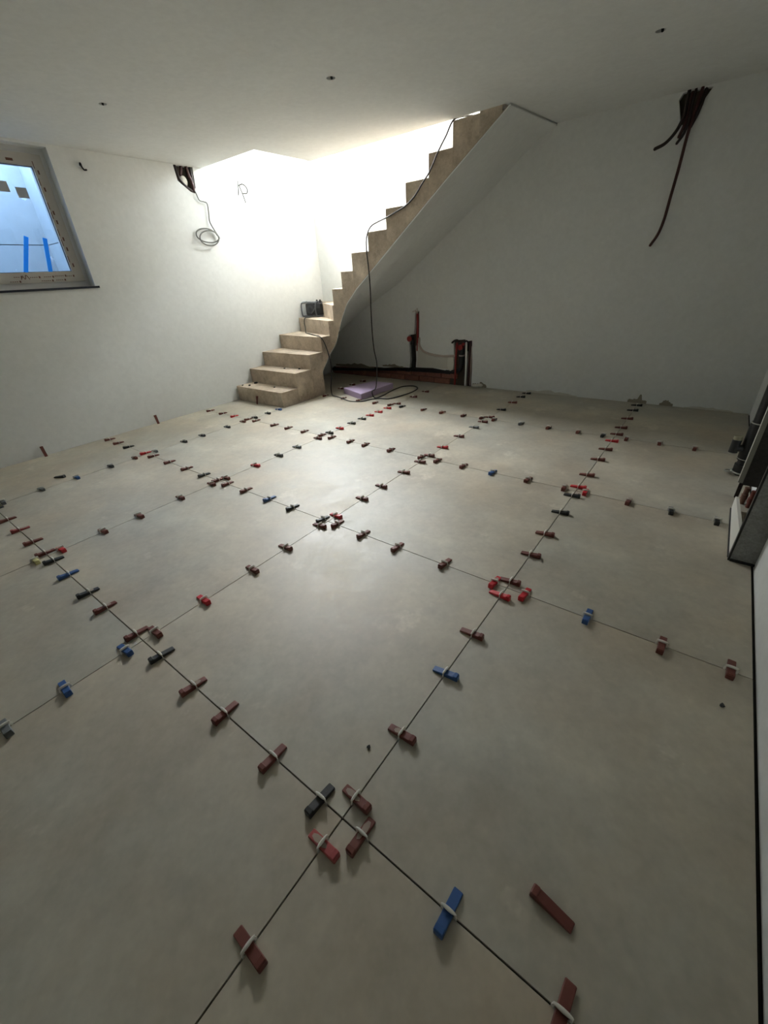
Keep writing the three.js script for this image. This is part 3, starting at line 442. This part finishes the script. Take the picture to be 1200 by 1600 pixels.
// ---------------------------------------------------------------- radio, cord, foam block
{
  const t = thing('work_radio', 'dark jobsite radio in a grey tubular frame on the fifth stair', 'radio', [-4.87, 5 * RISE, -4.79], 0.2); t.scale.setScalar(1.12);
  mesh('body', new RoundedBoxGeometry(0.25, 0.145, 0.15, 3, 0.02).translate(0.01, 0.092, 0), M.radioBody, t);
  const sp = mesh('speaker_grill', new THREE.CylinderGeometry(0.05, 0.052, 0.012, 24).rotateX(Math.PI / 2).translate(-0.04, 0.09, 0.076), M.radioGrill, t);
  mesh('speaker_cone', new THREE.CylinderGeometry(0.02, 0.03, 0.006, 18).rotateX(Math.PI / 2).translate(-0.04, 0.09, 0.083), M.radioBody, sp);
  mesh('display', new RoundedBoxGeometry(0.08, 0.035, 0.008, 1, 0.003).translate(0.075, 0.125, 0.075), M.radioGrill, t);
  for (const x of [0.05, 0.1]) mesh('knob', merge([new THREE.CylinderGeometry(0.013, 0.013, 0.03, 14).translate(x, 0.178, 0.03), new THREE.CylinderGeometry(0.009, 0.009, 0.012, 12).translate(x, 0.196, 0.03)]), M.radioBody, t);
  const loop = (x) => [[x, 0.012, 0.07], [x, 0.012, -0.07], [x, 0.1, -0.085], [x, 0.17, -0.07], [x, 0.178, 0], [x, 0.17, 0.07], [x, 0.1, 0.092]];
  for (const x of [-0.165, 0.055]) mesh('frame_hoop', tube(loop(x), 0.008, 60, 8, true), M.radioFrame, t);
  mesh('frame_rails', merge([tube([[-0.165, 0.17, 0.07], [-0.05, 0.178, 0.075], [0.055, 0.17, 0.07]], 0.008, 16, 8), tube([[-0.165, 0.17, -0.07], [0.055, 0.17, -0.07]], 0.008, 4, 8), tube([[-0.165, 0.014, 0.07], [0.055, 0.014, 0.07], [0.14, 0.014, 0.07]], 0.008, 8, 8), tube([[-0.165, 0.014, -0.07], [0.14, 0.014, -0.07]], 0.008, 4, 8)]), M.radioFrame, t);
  mesh('frame_brace', tube([[0.055, 0.12, 0.095], [0.02, 0.075, 0.095], [-0.02, 0.045, 0.09]], 0.005, 10, 6), M.radioFrame, t);
}
{
  const cord = [[-4.80, 5 * RISE + 0.03, -4.69], [-4.84, 5 * RISE + 0.012, -4.60], [-4.85, 5 * RISE + 0.01, -4.535], [-4.84, 5 * RISE - 0.03, -4.495], [-4.82, 4 * RISE + 0.06, -4.48], [-4.76, 4 * RISE + 0.008, -4.42], [-4.56, 4 * RISE + 0.007, -4.30], [-4.28, 4 * RISE + 0.007, -4.16], [-4.16, 4 * RISE + 0.012, -4.09], [-4.118, 4 * RISE - 0.02, -4.095], [-4.112, 0.541, -4.16], [-4.108, 0.352, -4.19], [-4.108, 0.2, -4.17], [-4.10, 0.06, -4.13], [-4.06, 0.006, -4.09], [-3.96, 0.006, -4.0], [-3.73, 0.03, -3.885], [-3.525, 0.006, -3.868], [-3.38, 0.006, -3.93], [-3.33, 0.006, -4.06], [-3.25, 0.006, -4.135], [-3.148, 0.006, -4.16], [-3.073, 0.006, -4.392], [-3.06, 0.006, -4.62], [-3.11, 0.006, -4.794], [-3.228, 0.006, -4.87], [-3.34, 0.006, -4.8], [-3.36, 0.006, -4.62], [-3.34, 0.006, -4.445], [-3.31, 0.006, -4.25], [-3.325, 0.02, -4.1], [-3.35, 0.09, -4.1], [-3.37, 0.105, -4.2], [-3.375, 0.2, -4.24], [-3.365, 0.414, -4.252], [-3.394, 0.571, -4.252], [-3.404, 0.786, -4.252], [-3.403, 1.02, -4.255], [-3.393, 1.244, -4.255], [-3.4, 1.458, -4.257], [-3.412, 1.613, -4.258], [-3.405, 1.713, -4.258], [-3.375, 1.79, -4.262], [-3.326, 1.834, -4.262], [-3.251, 1.857, -4.262], [-3.124, 1.884, -4.262], [-3.0, 1.918, -4.262], [-2.883, 1.953, -4.262], [-2.769, 2.014, -4.262], [-2.674, 2.105, -4.262], [-2.59, 2.183, -4.262], [-2.498, 2.313, -4.262], [-2.417, 2.409, -4.262], [-2.35, 2.5, -4.268], [-2.3, 2.53, -4.35], [-2.2, 2.53, -4.45]];
  const o = mesh('power_cord', tube(cord, 0.007, 420, 7), M.cable, scene); o.userData = { label: 'long dark cord trailing from the radio over floor and up the stairs', category: 'cord' };
}
{
  const t = thing('foam_block', 'lilac rigid foam board offcut on the floor under the stairs', 'foam', [-3.61, 0, -4.28], 0);
  const pts = [[-0.27, 0.12], [0.17, 0.29], [0.19, -0.36], [-0.14, -0.36]];
  const sh = new THREE.Shape(pts.map(([x, z]) => new THREE.Vector2(x, -z)));
  mesh('board', new THREE.ExtrudeGeometry(sh, { depth: 0.065, bevelEnabled: true, bevelSize: 0.006, bevelThickness: 0.006, bevelSegments: 2 }).rotateX(-Math.PI / 2).translate(0, 0.007, 0), M.foam, t);
}

// ---------------------------------------------------------------- open pipe shaft at the right wall
{
  const a = thing('shaft_upright', 'speckled dark grey upright board nearest the camera at right wall', 'panel', [0, 0, 0]);
  mesh('board', worldUV(box(0.332, XR + 0.06, 0.0, H - 0.002, -2.368, -2.35), 0.6), M.greyConc, a);
  mesh('edge_strip', box(0.326, 0.334, 0.001, H - 0.003, -2.372, -2.346), M.pipeBlack, a).userData.label = 'black edge strip';
  mesh('foot_strip', box(0.334, XR, 0.0, 0.012, -2.349, -2.342), M.pipeBlack, a).userData.label = 'black foot strip';
  const b = thing('shaft_upright', 'plain dark upright board with pale front edge beside black pipe', 'panel', [0, 0, 0]);
  mesh('board', worldUV(box(0.352, XR + 0.2, 0.09, H - 0.002, -3.162, -3.145), 0.6), M.darkPanel, b);
  mesh('front_edge', box(0.328, 0.352, 0.11, H - 0.002, -3.165, -3.125), M.zinc, b).userData.label = 'pale grey front edge';
  mesh('foot_bracket', box(0.34, 0.36, 0.0, 0.1, -3.16, -3.14), M.conduitDark, b);
  const c = thing('kick_board', 'white low board across the foot of the open shaft', 'board', [0, 0, 0]);
  mesh('board', prism([[-2.376, 0.003], [-2.96, 0.003], [-2.985, 0.075], [-2.9, 0.09], [-2.376, 0.155]], 0.330, 0.345, 'x'), M.white, c);
  mesh('bottom_seal', box(0.324, 0.332, 0, 0.008, -2.96, -2.376), M.pipeBlack, c);
  const p = thing('soil_pipe', 'thick black vertical drain pipe in front of right wall', 'pipe', [0.372, 0, -3.56]);
  mesh('pipe', new THREE.CylinderGeometry(0.046, 0.046, H - 0.004, 24).translate(0, H / 2, 0), M.soil, p);
  for (const [y, h] of [[0.24, 0.26], [1.4, 0.12], [0.05, 0.05]]) mesh('socket', new THREE.CylinderGeometry(0.055, 0.055, h, 24).translate(0, y, 0), M.soil, p);
  for (const y of [0.37, 0.12]) mesh('seal_ring', new THREE.TorusGeometry(0.052, 0.004, 8, 24).rotateX(Math.PI / 2).translate(0, y, 0), M.zinc, p);
  const br = mesh('branch', merge([new THREE.CylinderGeometry(0.024, 0.024, 0.08, 16).rotateZ(Math.PI / 2).rotateY(0.4).translate(-0.06, 0.19, 0.02), new THREE.CylinderGeometry(0.026, 0.026, 0.09, 16).translate(-0.09, 0.205, 0.03)]), M.soil, p);
  mesh('branch_cap', new THREE.CylinderGeometry(0.024, 0.024, 0.026, 16).translate(-0.09, 0.262, 0.03), M.sand, br);
  mesh('foot_clamp', merge([new THREE.TorusGeometry(0.06, 0.006, 8, 24).rotateX(Math.PI / 2).translate(0, 0.02, 0), new THREE.TorusGeometry(0.022, 0.005, 8, 18).rotateX(Math.PI / 2).translate(-0.075, 0.02, 0.02)]), M.zinc, p);
  [[0.378, -3.07, 'left brown pipe stub at the foot of the open shaft', M.copper, 0.014], [0.41, -3.03, 'middle dark red pipe stub at the foot of the open shaft', M.brown, 0.014], [0.445, -2.98, 'right copper-coloured pipe stub at the foot of the open shaft', M.copper, 0.018]].forEach(([x, z, lab, m, r]) => { const o = mesh(numbered('shaft_pipe'), merge([new THREE.CylinderGeometry(r, r, 0.11, 14).translate(x, 0.055, z), new THREE.CylinderGeometry(r * 1.25, r * 1.25, 0.03, 14).translate(x, 0.05, z)]), m, scene); o.userData = { label: lab, category: 'pipe', group: 'pipes inside the shaft' }; });
}

renderer.render(scene, camera);
